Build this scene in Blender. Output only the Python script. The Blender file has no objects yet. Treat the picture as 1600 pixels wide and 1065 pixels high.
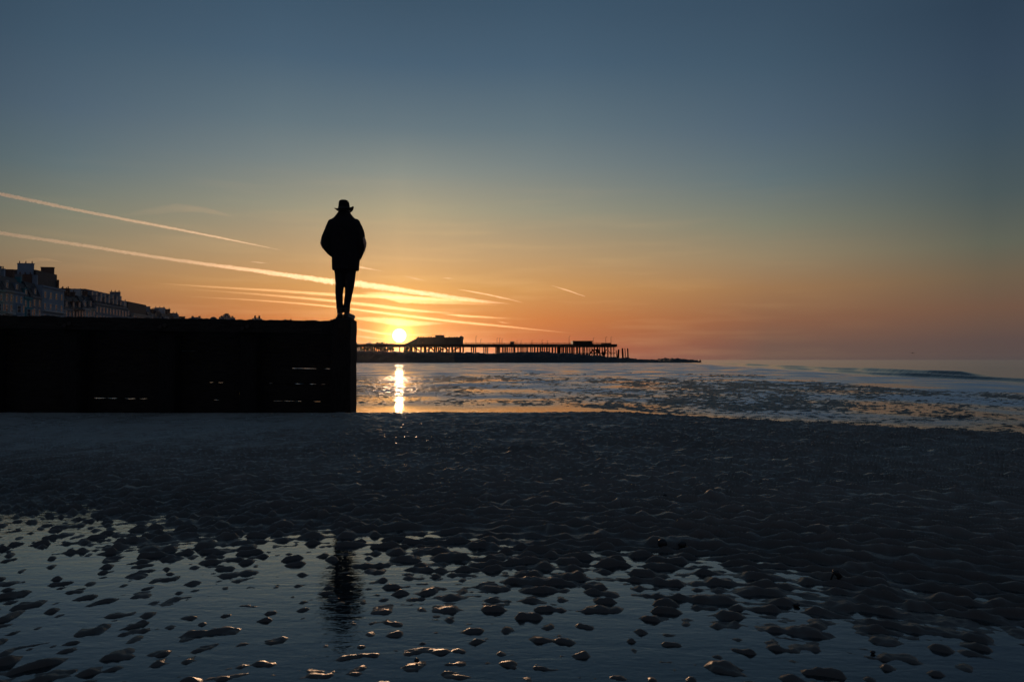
import bpy, bmesh, math, random
import numpy as np
from mathutils import Vector, Matrix

SC = bpy.context.scene
COL = SC.collection
R = math.radians
rnd = random.Random(7)

# ------------------------------------------------------------------ camera
F = 1244.0                    # focal length in pixels of the 1600 px wide photograph (28 mm)
HC = 0.88                     # camera height above the near pool
PITCH = math.atan((562 - 532.5) / F)
cam_d = bpy.data.cameras.new('camera')
cam = bpy.data.objects.new('camera', cam_d)
COL.objects.link(cam)
cam_d.sensor_width = 36.0
cam_d.lens = 36.0 * F / 1600
cam_d.clip_start = 0.05
cam_d.clip_end = 400000
cam.location = (0, 0, HC)
cam.rotation_euler = (math.pi / 2 + PITCH, 0, 0)
SC.camera = cam

def ray(px, py):
    """unit direction of a pixel of the 1600x1065 photograph"""
    v = np.array([(px - 800) / F, 1.0, (532.5 - py) / F])
    c, s = math.cos(PITCH), math.sin(PITCH)
    v = np.array([v[0], v[1] * c - v[2] * s, v[1] * s + v[2] * c])
    return v / np.linalg.norm(v)

def at(px, py, Y):
    """point seen at a pixel, Y metres in front of the camera"""
    d = ray(px, py)
    return np.array([0, 0, HC]) + d * (Y / d[1])

# ------------------------------------------------------------------ sky and sun
SUN_DIR = ray(624, 524)
SUN_EL = math.asin(SUN_DIR[2])
SUN_AZ = math.atan2(SUN_DIR[0], SUN_DIR[1])

def lin(c):
    return tuple((v / 255 / 12.92) if v <= 10 else ((v / 255 + .055) / 1.055) ** 2.4 for v in c)

SKY_COLS = [   # degrees of azimuth from the sun, photograph column, [(row, sRGB)]
    (0.0, 630, [(0, (62, 84, 103)), (100, (74, 97, 116)), (200, (102, 119, 127)), (270, (138, 144, 136)),
                (330, (174, 162, 132)), (400, (205, 166, 118)), (450, (222, 162, 90)), (490, (224, 146, 72)),
                (525, (222, 128, 60)), (556, (200, 100, 54))]),
    (10.5, 850, [(0, (61, 84, 104)), (100, (73, 96, 115)), (200, (98, 116, 125)), (260, (119, 130, 130)),
                 (330, (150, 147, 127)), (400, (184, 152, 111)), (450, (204, 148, 88)), (500, (202, 121, 65)),
                 (540, (184, 97, 62)), (558, (166, 88, 66))]),
    (25.8, 1200, [(0, (57, 78, 97)), (100, (66, 88, 106)), (200, (81, 100, 115)), (280, (98, 114, 118)),
                  (350, (127, 128, 111)), (400, (148, 131, 103)), (450, (156, 118, 82)), (500, (139, 96, 72)),
                  (540, (112, 86, 76)), (560, (102, 82, 76))]),
    (39.0, 1550, [(0, (46, 64, 82)), (100, (53, 71, 89)), (200, (61, 79, 92)), (300, (75, 88, 90)),
                  (380, (97, 99, 86)), (430, (110, 95, 76)), (480, (112, 85, 69)), (530, (92, 76, 72)),
                  (560, (84, 75, 75))]),
]
world = bpy.data.worlds.new('World')
SC.world = world
world.use_nodes = True
wt = world.node_tree
wn, wl = wt.nodes, wt.links
wn.clear()

class NT:
    def __init__(s, nodes, links):
        s.n, s.l = nodes, links
    def new(s, t, **k):
        o = s.n.new(t)
        for a, v in k.items():
            setattr(o, a, v)
        return o
    def put(s, sock, v):
        if hasattr(v, 'links') or isinstance(v, bpy.types.NodeSocket):
            s.l.new(v, sock)
        else:
            sock.default_value = v
    def math(s, op, a, b=0.0, c=None, clamp=False):
        o = s.new('ShaderNodeMath', operation=op, use_clamp=clamp)
        s.put(o.inputs[0], a); s.put(o.inputs[1], b)
        if c is not None: s.put(o.inputs[2], c)
        return o.outputs[0]
    def vmath(s, op, a, b=None):
        o = s.new('ShaderNodeVectorMath', operation=op)
        s.put(o.inputs[0], a)
        if b is not None: s.put(o.inputs[1], b)
        return o
    def mix(s, f, a, b, blend='MIX'):
        o = s.new('ShaderNodeMix', data_type='RGBA', blend_type=blend)
        s.put(o.inputs[0], f); s.put(o.inputs[6], a); s.put(o.inputs[7], b)
        return o.outputs[2]
    def mapr(s, v, a, b, c=0.0, d=1.0, interp='LINEAR'):
        o = s.new('ShaderNodeMapRange', interpolation_type=interp)
        s.put(o.inputs[0], v)
        for i, q in enumerate((a, b, c, d)): s.put(o.inputs[i + 1], q)
        return o.outputs[0]

W = NT(wn, wl)
tc = W.new('ShaderNodeTexCoord')
dirn = W.vmath('NORMALIZE', tc.outputs['Generated']).outputs[0]
sep = W.new('ShaderNodeSeparateXYZ'); wl.new(dirn, sep.inputs[0])
el = W.math('MULTIPLY', W.math('ARCSINE', sep.outputs[2]), 180 / math.pi)
az = W.math('MULTIPLY', W.math('ARCTAN2', sep.outputs[0], sep.outputs[1]), 180 / math.pi)
dd = W.math('SUBTRACT', az, SUN_AZ * 180 / math.pi)
da = W.math('MAXIMUM', dd, W.math('MULTIPLY', dd, -1.22))
da = W.math('MINIMUM', W.math('ABSOLUTE', da), 180.0)
fac = W.math('SQRT', W.math('DIVIDE', W.math('MAXIMUM', el, 0.0), 90.0))

def ramp(stops):
    o = W.new('ShaderNodeValToRGB')
    cr = o.color_ramp
    cr.interpolation = 'CARDINAL' if False else 'LINEAR'
    stops = sorted(stops)
    while len(cr.elements) < len(stops): cr.elements.new(0.5)
    for e, (p, c) in zip(cr.elements, stops):
        e.position = p; e.color = (*c, 1)
    wl.new(fac, o.inputs[0])
    return o.outputs[0]

ZEN = (48, 66, 88)
cols = []
for d, px, st in SKY_COLS:
    s = []
    for py, c in st:
        e = math.degrees(math.asin(ray(px, py)[2]))
        s.append((math.sqrt(max(e, 0) / 90), lin(c)))
    s.append((math.sqrt(45 / 90), lin((54, 74, 94)))); s.append((1.0, lin(ZEN)))
    cols.append((d, ramp(s)))
def esr(e): return math.sqrt(e / 90)
cols.append((95.0, ramp([(0, lin((66, 64, 72))), (esr(6), lin((68, 70, 80))), (esr(14), lin((58, 70, 86))), (esr(45), lin((53, 72, 92))), (1, lin(ZEN))])))
cols.append((180.0, ramp([(0, lin((58, 62, 74))), (esr(6), lin((72, 66, 76))), (esr(14), lin((70, 70, 82))), (esr(45), lin((54, 70, 90))), (1, lin(ZEN))])))
skyc = cols[0][1]
for (d0, _), (d1, c1) in zip(cols, cols[1:]):
    skyc = W.mix(W.mapr(da, d0, d1), skyc, c1)
# thin high veil: faint uneven streaks low over the sunset
mp = W.new('ShaderNodeMapping'); wl.new(dirn, mp.inputs[0])
mp.inputs['Scale'].default_value = (7, 7, 75)
mp.inputs['Rotation'].default_value = (0, R(4), 0)
nz = W.new('ShaderNodeTexNoise'); wl.new(mp.outputs[0], nz.inputs[0])
nz.inputs['Scale'].default_value = 1.0; nz.inputs['Detail'].default_value = 4
veil = W.mapr(nz.outputs[0], .50, .78)
veil = W.math('MULTIPLY', veil, W.mapr(el, 14.0, 3.0))
veil = W.math('MULTIPLY', veil, W.mapr(da, 34.0, 4.0))
skyc = W.mix(W.math('MULTIPLY', veil, .22), skyc, (1.0, .62, .27, 1))
# aureole and the disc of the sun itself
cosg = W.vmath('DOT_PRODUCT', dirn, tuple(SUN_DIR)).outputs['Value']
gam = W.math('MULTIPLY', W.math('ARCCOSINE', W.math('MINIMUM', cosg, 1.0)), 180 / math.pi)
def glow(scale, col):
    g = W.math('EXPONENT', W.math('MULTIPLY', gam, -1.0 / scale))
    o = W.vmath('SCALE', col); wl.new(g, o.inputs['Scale'])
    return o.outputs[0]
def vadd(a, b): return W.vmath('ADD', a, b).outputs[0]
skyc = vadd(skyc, glow(2.6, (.26, .11, .012)))
skyc = vadd(skyc, glow(.46, (5.0, 2.7, .5)))
skyc = vadd(skyc, glow(1.1, (.70, .29, .02)))
disc = W.mapr(gam, .52, .22, interp='SMOOTHSTEP')
dv = W.vmath('SCALE', (22.0, 18.0, 11.0)); wl.new(disc, dv.inputs['Scale'])
skyc = vadd(skyc, dv.outputs[0])
bg = W.new('ShaderNodeBackground'); wl.new(skyc, bg.inputs[0]); bg.inputs[1].default_value = 1.0
out = W.new('ShaderNodeOutputWorld'); wl.new(bg.outputs[0], out.inputs[0])

sun_d = bpy.data.lights.new('sun', 'SUN')
sun = bpy.data.objects.new('sun', sun_d)
COL.objects.link(sun)
sun_d.energy = 1.7
sun_d.angle = R(.55)
sun_d.color = (1.0, .59, .33)
sun.rotation_euler = Vector(-SUN_DIR).to_track_quat('-Z', 'Y').to_euler()
sun.location = (-30, 200, 60)

SC.view_settings.view_transform = 'Standard'
SC.view_settings.look = 'None'
SC.view_settings.exposure = 0
SC.view_settings.gamma = 1
SC.view_settings.use_curve_mapping = False
SC.render.engine = 'CYCLES'
SC.cycles.use_denoising = True
SC.cycles.max_bounces = 8
SC.cycles.volume_bounces = 0
SC.cycles.transparent_max_bounces = 24
SC.cycles.sample_clamp_indirect = 6
SC.cycles.sample_clamp_direct = 40
SC.cycles.caustics_reflective = False
SC.cycles.caustics_refractive = False

# ------------------------------------------------------------------ helpers
def tag(o, label=None, cat=None, group=None, kind=None):
    if label: o['label'] = label
    if cat: o['category'] = cat
    if group: o['group'] = group
    if kind: o['kind'] = kind
    return o

def empty(name, loc, rz=0.0):
    o = bpy.data.objects.new(name, None)
    o.empty_display_size = .2
    COL.objects.link(o)
    o.location = loc; o.rotation_euler = (0, 0, rz)
    return o

class MB:
    def __init__(s): s.v = []; s.f = []
    def add(s, vs, fs):
        b = len(s.v)
        s.v += [tuple(map(float, p)) for p in vs]
        s.f += [tuple(i + b for i in f) for f in fs]
        return s
    def box(s, x0, x1, y0, y1, z0, z1):
        vs = [(x, y, z) for z in (z0, z1) for y in (y0, y1) for x in (x0, x1)]
        return s.add(vs, [(0, 2, 3, 1), (4, 5, 7, 6), (0, 1, 5, 4), (2, 6, 7, 3), (0, 4, 6, 2), (1, 3, 7, 5)])
    def loft(s, rings, cap=True):
        n = len(rings[0]); vs = [p for r in rings for p in r]; fs = []
        for i in range(len(rings) - 1):
            for j in range(n):
                a, b = i * n + j, i * n + (j + 1) % n
                fs.append((a, b, b + n, a + n))
        if cap:
            fs.append(tuple(range(n))[::-1]); fs.append(tuple((len(rings) - 1) * n + j for j in range(n)))
        return s.add(vs, fs)
    def tube(s, pts, rad, n=8, flat=1.0):
        pts = [Vector(p) for p in pts]
        rads = rad if hasattr(rad, '__len__') else [rad] * len(pts)
        rings = []
        for i, p in enumerate(pts):
            t = (pts[min(i + 1, len(pts) - 1)] - pts[max(i - 1, 0)]).normalized()
            up = Vector((0, 1, 0)) if abs(t.y) < .9 else Vector((1, 0, 0))
            a = t.cross(up).normalized(); b = t.cross(a)
            rings.append([p + (a * math.cos(q) + b * math.sin(q) * flat) * rads[i]
                          for q in (2 * math.pi * k / n for k in range(n))])
        return s.loft(rings)
    def prism(s, poly, z0, z1):
        return s.loft([[(x, y, z0) for x, y in poly], [(x, y, z1) for x, y in poly]])
    def mesh(s, name):
        m = bpy.data.meshes.new(name)
        m.from_pydata(s.v, [], s.f); m.update()
        bm = bmesh.new(); bm.from_mesh(m)
        bmesh.ops.recalc_face_normals(bm, faces=bm.faces); bm.to_mesh(m); bm.free()
        return m
    def build(s, name, mat, parent=None, smooth=False):
        return link(name, s.mesh(name), mat, parent, smooth)

def link(name, mesh, mat, parent=None, smooth=False):
    o = bpy.data.objects.new(name, mesh)
    if mat and not mesh.materials: mesh.materials.append(mat)
    if smooth: mesh.polygons.foreach_set('use_smooth', [True] * len(mesh.polygons))
    COL.objects.link(o)
    if parent: o.parent = parent
    return o

_rs = np.random.RandomState(11)
_perm = _rs.permutation(256).astype(np.int32); _perm = np.concatenate([_perm, _perm, _perm])
_ang = _rs.rand(256) * 2 * np.pi
_gx, _gy = np.cos(_ang).astype(np.float32), np.sin(_ang).astype(np.float32)
def perlin(x, y, seed=0):
    x = np.asarray(x, np.float32) + seed * 17.31; y = np.asarray(y, np.float32) + seed * 9.77
    xf, yf = np.floor(x), np.floor(y)
    xi, yi = xf.astype(np.int64) & 255, yf.astype(np.int64) & 255
    u, v = x - xf, y - yf
    fu, fv = u * u * u * (u * (u * 6 - 15) + 10), v * v * v * (v * (v * 6 - 15) + 10)
    def g(i, j, du, dv):
        h = _perm[_perm[(xi + i) & 255] + ((yi + j) & 255)]
        return _gx[h] * du + _gy[h] * dv
    a = g(0, 0, u, v); b = g(1, 0, u - 1, v); c = g(0, 1, u, v - 1); d = g(1, 1, u - 1, v - 1)
    return ((a + (b - a) * fu) + ((c + (d - c) * fu) - (a + (b - a) * fu)) * fv) * 1.5
def ss(a, b, x):
    t = np.clip((x - a) / (b - a), 0, 1); return t * t * (3 - 2 * t)

def grid_mesh(name, X, Y, Z):
    nr, nc = X.shape
    m = bpy.data.meshes.new(name)
    co = np.stack([X, Y, Z], -1).reshape(-1, 3).astype(np.float32)
    i = np.arange(nr * nc).reshape(nr, nc)
    q = np.stack([i[:-1, :-1], i[:-1, 1:], i[1:, 1:], i[1:, :-1]], -1).reshape(-1)
    m.vertices.add(len(co)); m.vertices.foreach_set('co', co.ravel())
    nf = len(q) // 4
    m.loops.add(len(q)); m.loops.foreach_set('vertex_index', q.astype(np.int32))
    m.polygons.add(nf)
    m.polygons.foreach_set('loop_start', np.arange(0, len(q), 4, dtype=np.int32))
    m.polygons.foreach_set('use_smooth', np.ones(nf, bool))
    m.update(calc_edges=True)
    return m

# ------------------------------------------------------------------ materials
def mat_new(name):
    m = bpy.data.materials.new(name); m.use_nodes = True
    m.node_tree.nodes.clear()
    t = NT(m.node_tree.nodes, m.node_tree.links)
    o = t.new('ShaderNodeOutputMaterial')
    return m, t, o

def rough_mat(name, c0, c1, rough=.7, scale=6.0, bump=.3, stretch=(1, 1, 1), dist=.01, spec=.4, r1=None):
    m, t, o = mat_new(name)
    tcn = t.new('ShaderNodeTexCoord'); mpn = t.new('ShaderNodeMapping')
    t.l.new(tcn.outputs['Object'], mpn.inputs[0]); mpn.inputs['Scale'].default_value = stretch
    n1 = t.new('ShaderNodeTexNoise'); t.l.new(mpn.outputs[0], n1.inputs[0])
    n1.inputs['Scale'].default_value = scale; n1.inputs['Detail'].default_value = 6; n1.inputs['Roughness'].default_value = .62
    p = t.new('ShaderNodeBsdfPrincipled')
    f = t.mapr(n1.outputs[0], .32, .68)
    t.l.new(t.mix(f, (*c0, 1), (*c1, 1)), p.inputs['Base Color'])
    t.l.new(t.mapr(n1.outputs[0], .3, .7, rough, rough if r1 is None else r1), p.inputs['Roughness'])
    p.inputs['Specular IOR Level'].default_value = spec
    b = t.new('ShaderNodeBump'); b.inputs['Strength'].default_value = bump; b.inputs['Distance'].default_value = dist
    t.l.new(n1.outputs[0], b.inputs['Height']); t.l.new(b.outputs[0], p.inputs['Normal'])
    t.l.new(p.outputs[0], o.inputs[0])
    return m

def sand_mat():
    m, t, o = mat_new('wet_sand')
    g = t.new('ShaderNodeNewGeometry')
    sp = t.new('ShaderNodeSeparateXYZ'); t.l.new(g.outputs['Position'], sp.inputs[0])
    grain = t.new('ShaderNodeTexNoise'); t.l.new(g.outputs['Position'], grain.inputs[0])
    grain.inputs['Scale'].default_value = 320; grain.inputs['Detail'].default_value = 3
    patch = t.new('ShaderNodeTexNoise'); t.l.new(g.outputs['Position'], patch.inputs[0])
    patch.inputs['Scale'].default_value = 2.2; patch.inputs['Detail'].default_value = 6
    mid = t.new('ShaderNodeTexNoise'); t.l.new(g.outputs['Position'], mid.inputs[0])
    mid.inputs['Scale'].default_value = 26; mid.inputs['Detail'].default_value = 5
    p = t.new('ShaderNodeBsdfPrincipled')
    c = t.mix(t.mapr(patch.outputs[0], .3, .7), (.150, .120, .094, 1), (.215, .172, .135, 1))
    c = t.mix(t.math('MULTIPLY', t.mapr(grain.outputs[0], .42, .66), .45), c, (.17, .15, .125, 1))
    c = t.mix(t.mapr(sp.outputs[2], .012, .075, .55, 0.0), c, (.028, .023, .019, 1))      # soaked sand is darker
    t.l.new(c, p.inputs['Base Color'])
    r = t.math('ADD', t.mapr(patch.outputs[0], .35, .65, .36, .46), t.mapr(sp.outputs[2], .03, .08, 0.0, -.12))
    # the drained bar is duller, the soaked flats beyond it shine
    r = t.math('MULTIPLY', r, t.mapr(t.math('ADD', sp.outputs[1], t.math('MULTIPLY', t.math('MAXIMUM', sp.outputs[0], 0.0), .8)), 10.5, 14.0, 1.0, 1.3))
    t.l.new(r, p.inputs['Roughness'])
    p.inputs['IOR'].default_value = 1.4
    t.l.new(t.mapr(sp.outputs[1], 11.0, 15.0, .5, .3), p.inputs['Specular IOR Level'])
    h = t.math('ADD', t.math('MULTIPLY', grain.outputs[0], .25), t.math('MULTIPLY', mid.outputs[0], 1.0))
    b = t.new('ShaderNodeBump'); b.inputs['Strength'].default_value = .75; b.inputs['Distance'].default_value = .006
    t.l.new(h, b.inputs['Height']); t.l.new(b.outputs[0], p.inputs['Normal'])
    t.l.new(p.outputs[0], o.inputs[0])
    return m

def water_mat(name, waves, rough=.03, deep=None, tint=(.75, .82, .85), gain=1.0, calm=None):
    """waves: list of (scale xyz, noise scale, strength height)"""
    m, t, o = mat_new(name)
    g = t.new('ShaderNodeNewGeometry')
    h = None
    for sc, ns, amp, det in waves:
        mpn = t.new('ShaderNodeMapping'); t.l.new(g.outputs['Position'], mpn.inputs[0])
        mpn.inputs['Scale'].default_value = sc; mpn.inputs['Rotation'].default_value = (0, 0, R(8 if ns > 1 else -6))
        n = t.new('ShaderNodeTexNoise'); t.l.new(mpn.outputs[0], n.inputs[0])
        n.inputs['Scale'].default_value = ns; n.inputs['Detail'].default_value = det
        n.inputs['Distortion'].default_value = .6
        a = t.math('MULTIPLY', n.outputs[0], amp)
        h = a if h is None else t.math('ADD', h, a)
    if calm:
        cs = t.new('ShaderNodeSeparateXYZ'); t.l.new(g.outputs['Position'], cs.inputs[0])
        dist = t.math('ADD', cs.outputs[1], t.math('MULTIPLY', t.math('MAXIMUM', t.math('SUBTRACT', cs.outputs[0], 1.0), 0.0), 1.1))
        h = t.math('MULTIPLY', h, t.mapr(dist, calm[0], calm[1], .12, 1.0))
    b = t.new('ShaderNodeBump'); b.inputs['Strength'].default_value = 1.0; b.inputs['Distance'].default_value = 1.0
    t.l.new(h, b.inputs['Height'])
    gl = t.new('ShaderNodeBsdfAnisotropic'); gl.inputs['Roughness'].default_value = rough
    if calm:     # wavelets too small to model: they lie across the view and stretch reflections upright
        gm = t.new('ShaderNodeMapping'); t.l.new(g.outputs['Position'], gm.inputs[0]); gm.inputs['Scale'].default_value = (.22, .16, 1)
        gn = t.new('ShaderNodeTexNoise'); t.l.new(gm.outputs[0], gn.inputs[0]); gn.inputs['Scale'].default_value = 1.6; gn.inputs['Detail'].default_value = 5
        gust = t.mapr(gn.outputs[0], .38, .62, .30, 1.25)
        t.l.new(t.math('MULTIPLY', gust, t.mapr(dist, calm[0], calm[1] + 2, .05, calm[2])), gl.inputs['Roughness'])
        gl.inputs['Anisotropy'].default_value = calm[3]
        tg = t.new('ShaderNodeCombineXYZ'); tg.inputs[0].default_value = 1.0
        t.l.new(tg.outputs[0], gl.inputs['Tangent'])
    gl.inputs['Color'].default_value = (1, 1, 1, 1)
    t.l.new(b.outputs[0], gl.inputs['Normal'])
    fr = t.new('ShaderNodeFresnel'); fr.inputs['IOR'].default_value = 1.333
    t.l.new(b.outputs[0], fr.inputs['Normal'])
    if deep is None:
        un = t.new('ShaderNodeBsdfTransparent'); un.inputs['Color'].default_value = (*tint, 1)
    else:
        un = t.new('ShaderNodeBsdfDiffuse'); un.inputs['Color'].default_value = (*deep, 1)
    mx = t.new('ShaderNodeMixShader')
    t.l.new(t.math('MULTIPLY', fr.outputs[0], gain, clamp=True), mx.inputs[0]); t.l.new(un.outputs[0], mx.inputs[1]); t.l.new(gl.outputs[0], mx.inputs[2])
    t.l.new(mx.outputs[0], o.inputs[0])
    return m

def glass_mat():
    m, t, o = mat_new('window_glass')
    p = t.new('ShaderNodeBsdfPrincipled')
    p.inputs['Base Color'].default_value = (.02, .025, .03, 1); p.inputs['Roughness'].default_value = .06
    p.inputs['Specular IOR Level'].default_value = .6
    t.l.new(p.outputs[0], o.inputs[0])
    return m

def vapour(name, density, col=(1, 1, 1), g=.8):
    m, t, o = mat_new(name)
    v = t.new('ShaderNodeVolumePrincipled')
    v.inputs['Color'].default_value = (*col, 1); v.inputs['Density'].default_value = density
    v.inputs['Anisotropy'].default_value = g
    t.l.new(v.outputs[0], o.inputs['Volume'])
    return m

M_SAND = sand_mat()
M_POOL = water_mat('pool_water', [((1.0, 2.6, 1), 4.0, .0014, 4), ((1.0, 2.0, 1), 20.0, .0006, 3)], rough=.02, tint=(.6, .68, .72), gain=1.55)
M_SEA = water_mat('sea_water', [((.55, 1.0, 1), 1.3, .030, 4), ((.8, 1.6, 1), 9.0, .0035, 3)], rough=.18, deep=(.005, .008, .010))
M_FILM = water_mat('film_water', [((.22, 1.5, 1), 3.0, .0105, 4), ((.3, 1.5, 1), 11.0, .0022, 3)], rough=.05, tint=(.55, .6, .62), calm=(13.2, 15.5, .19, .82))
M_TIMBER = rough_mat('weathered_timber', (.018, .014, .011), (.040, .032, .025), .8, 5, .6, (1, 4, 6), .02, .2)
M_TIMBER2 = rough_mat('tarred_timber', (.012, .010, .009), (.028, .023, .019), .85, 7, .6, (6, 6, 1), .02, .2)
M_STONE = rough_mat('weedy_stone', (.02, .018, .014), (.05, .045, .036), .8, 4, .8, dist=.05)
M_IRON = rough_mat('rusty_iron', (.030, .022, .018), (.065, .042, .030), .75, 1.5, .3)
M_PIERWALL = rough_mat('pier_cladding', (.07, .06, .055), (.11, .095, .085), .8, .7, .2)
M_ROCK = rough_mat('dark_rock', (.014, .012, .010), (.035, .030, .025), .75, .9, 1.0, dist=.3)
M_PEB = rough_mat('dark_pebble', (.010, .009, .009), (.03, .027, .025), .45, 40, .3, dist=.002)
M_LAND = rough_mat('grassy_land', (.025, .03, .018), (.06, .055, .04), .9, .05, .5, dist=.5)
M_PAVE = rough_mat('promenade_concrete', (.16, .15, .14), (.24, .23, .21), .85, .6, .2)
M_LEAF = rough_mat('dark_foliage', (.025, .035, .015), (.05, .065, .03), .8, 1.0, .2)
M_BARK = rough_mat('bark', (.04, .03, .022), (.07, .055, .04), .9, 3, .5)
M_COAT = rough_mat('dark_wool_coat', (.010, .009, .009), (.017, .016, .016), .9, 22, .4, dist=.004, spec=.2)
M_TROUSER = rough_mat('dark_denim', (.013, .013, .017), (.024, .024, .03), .9, 40, .3, dist=.003, spec=.2)
M_HAT = rough_mat('dark_felt', (.010, .009, .008), (.016, .014, .013), .95, 30, .3, dist=.003, spec=.15)
M_BAND = rough_mat('hat_ribbon', (.004, .004, .004), (.007, .007, .007), .5, 30, .2, dist=.001)
M_BOOT = rough_mat('brown_leather', (.018, .011, .007), (.03, .02, .013), .5, 18, .3, dist=.003)
M_SKIN = rough_mat('skin', (.42, .26, .19), (.5, .32, .24), .55, 20, .1, dist=.001)
M_HAIR = rough_mat('dark_hair', (.012, .009, .007), (.03, .022, .016), .6, 50, .5, (1, 1, .2), .003)
M_SLATE = rough_mat('slate_roof', (.035, .037, .042), (.065, .065, .07), .7, 1.2, .5)
M_BRICK = rough_mat('brown_brick', (.12, .07, .05), (.19, .11, .08), .85, 2, .3)
M_WHITE = rough_mat('white_paint', (.62, .61, .58), (.74, .73, .70), .6, 1, .1)
M_STUCCO = {
    'cream': rough_mat('cream_stucco', (0.312, 0.302, 0.270), (0.396, 0.374, 0.344), .8, .5, .15),
    'blue': rough_mat('pale_blue_stucco', (0.228, 0.293, 0.354), (0.293, 0.354, 0.416), .8, .5, .15),
    'teal': rough_mat('teal_stucco', (0.072, 0.251, 0.281), (0.094, 0.302, 0.332), .8, .5, .15),
    'green': rough_mat('pale_green_stucco', (0.260, 0.323, 0.281), (0.323, 0.385, 0.332), .8, .5, .15),
    'white': rough_mat('white_stucco', (0.437, 0.437, 0.427), (0.521, 0.521, 0.511), .8, .5, .15),
    'brick': M_BRICK,
    'grey': rough_mat('grey_stucco', (0.209, 0.209, 0.218), (0.270, 0.270, 0.281), .8, .5, .15),
}
M_GLASS = glass_mat()
M_GULL = rough_mat('dark_feathers', (.04, .04, .045), (.09, .09, .09), .8, 20, .1)
M_BUOY = rough_mat('dark_painted_steel', (.03, .02, .02), (.06, .04, .035), .5, 5, .1)

# ------------------------------------------------------------------ ground
ZB = 0.03     # level of the sea and of the film lying on the far flats
def shore_x(Y): return 14.0 + .15 * Y

def base_z(X, Y):
    """sand without its ripples"""
    bl = 3.95 - .40 * X - .035 * np.maximum(X, 0) ** 2 + .18 * perlin(X * .7, Y * .7, 3)
    bl = np.maximum(bl, 2.2)
    b = Y - bl
    pool = -.0045 + .0095 * perlin(X * .8, Y * 1.1, 5) + .004 * perlin(X * 2.3, Y * 2.6, 6) + .0004 * np.clip(-b - 1.0, 0, 2) + .004 * perlin(X * 1.3 + 4, Y * 1.9, 8) - .007 * np.exp(-((X + .66) / .26) ** 2) * ss(2.2, 2.6, Y) * (1 - ss(3.9, 4.3, Y))
    crest_y = 9.80 - .55 * np.maximum(X - 1.2, 0)
    crest_y = np.maximum(crest_y, 6.2)
    zc = .221 - .019 * np.clip(X - 1.2, 0, 5) + .008 * perlin(X * .3, Y * 0 + .5, 9)
    up = np.clip(b / np.maximum(crest_y - bl, .5), 0, 1)
    bar = np.where(b > 0, zc * (1 - (1 - up) ** 1.05), 0)
    z = pool * (1 - ss(-.5, 1.3, b)) + bar + .0065 * ss(-1.9, -.5, b) * (1 - ss(.2, 1.2, b))
    back = ss(crest_y, crest_y + 2.4 - .3 * np.clip(X - 1, 0, 4), Y)
    flat = ZB - .0015 + .012 * perlin(X * .16, Y * .09, 21) - .012 * ss(1.5, 3.5, X) * (1 - ss(12, 14.5, Y))
    z = z * (1 - back) + (ZB - .045 + .024 * ss(1.2, 4.0, X)) * back
    q = .85 * np.clip(X - .8, 0, 3.4)
    far = ss(crest_y + 4.2 - q, crest_y + 5.2 - q * .9, Y)
    z = z * (1 - far) + flat * far
    return z, b, back, far

def ripples(X, Y, b, back, far):
    """current ripples: a steep face towards the camera, crests broken into tongues, row by row"""
    k = .36 * 4.0 / (Y + 1.5)
    xs = np.clip(X, -5, 5)
    u = X
    v = Y + .5 * k * xs * xs
    wet = 1 - ss(-1.5, .8, b)                       # 1 in the pool, 0 up on the bar
    def layer(lam, sd, lx):
        ph = v / lam + .55 * perlin(u / .62, v / .45, sd) + .42 * perlin(u / .24, v / .20, sd + 1) + .24 * perlin(u / .075, v / .08, sd + 2)
        row = np.floor(ph); w = ph - row
        c = .27
        p = np.where(w < c, ss(0, c, w), 1 - ss(c, 1.0, w))
        m1 = perlin(u / lx + row * 5.37, row * 1.71, sd + 3)
        m2 = perlin(u / (lx * .45) + row * 3.1, row * 2.3, sd + 4)
        return p, m1 + .5 * m2
    p0, m0 = layer(.104, 31, .088 + .045 * (1 - wet))
    p1, m1 = layer(.070, 131, .06)
    p1 = p1 * (1 - .7 * ss(5.0, 8.0, Y))
    bar = .80 + .55 * m0
    pool = ss(-.42, .62, m0) * 1.2
    a0 = np.clip(bar * (1 - wet) + pool * wet, 0, 1.6)
    a1 = np.clip(.5 + .8 * m1, 0, 1.3)
    big = perlin(X * .9, Y * 1.3, 37)
    h = (.0180 + .0215 * (1 - wet)) * p0 * a0 * (1 + .45 * big) + .0082 * p1 * a1 * (.4 + .6 * wet)
    fine = 1 - .8 * ss(4.2, 6.5, Y)
    h += fine * (.0026 * perlin(u / .045, v / .028, 36) + .0017 * perlin(u / .020, v / .014, 38) + .0008 * perlin(u / .010, v / .008, 41))
    h -= .009
    amp = (1 - (.65 - .4 * ss(-.5, 2.0, X)) * ss(6.4, 9.6, Y)) * (1 - (.9 - .55 * ss(.8, 3, X)) * back)
    amp = amp * (1 - .45 * ss(-1.2, -3.0, X) * ss(6.0, 7.5, Y))
    return h * amp

def ground_z(X, Y):
    X = np.asarray(X, np.float64); Y = np.asarray(Y, np.float64)
    z, b, back, far = base_z(X, Y)
    return z + ripples(X, Y, b, back, far)

def cols_t(inner, n_in, outer, n_out):
    a = np.linspace(-inner, inner, n_in)
    e = inner + (outer - inner) * (np.arange(1, n_out + 1) / n_out) ** 2
    return np.concatenate([-e[::-1], a, e])

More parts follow.
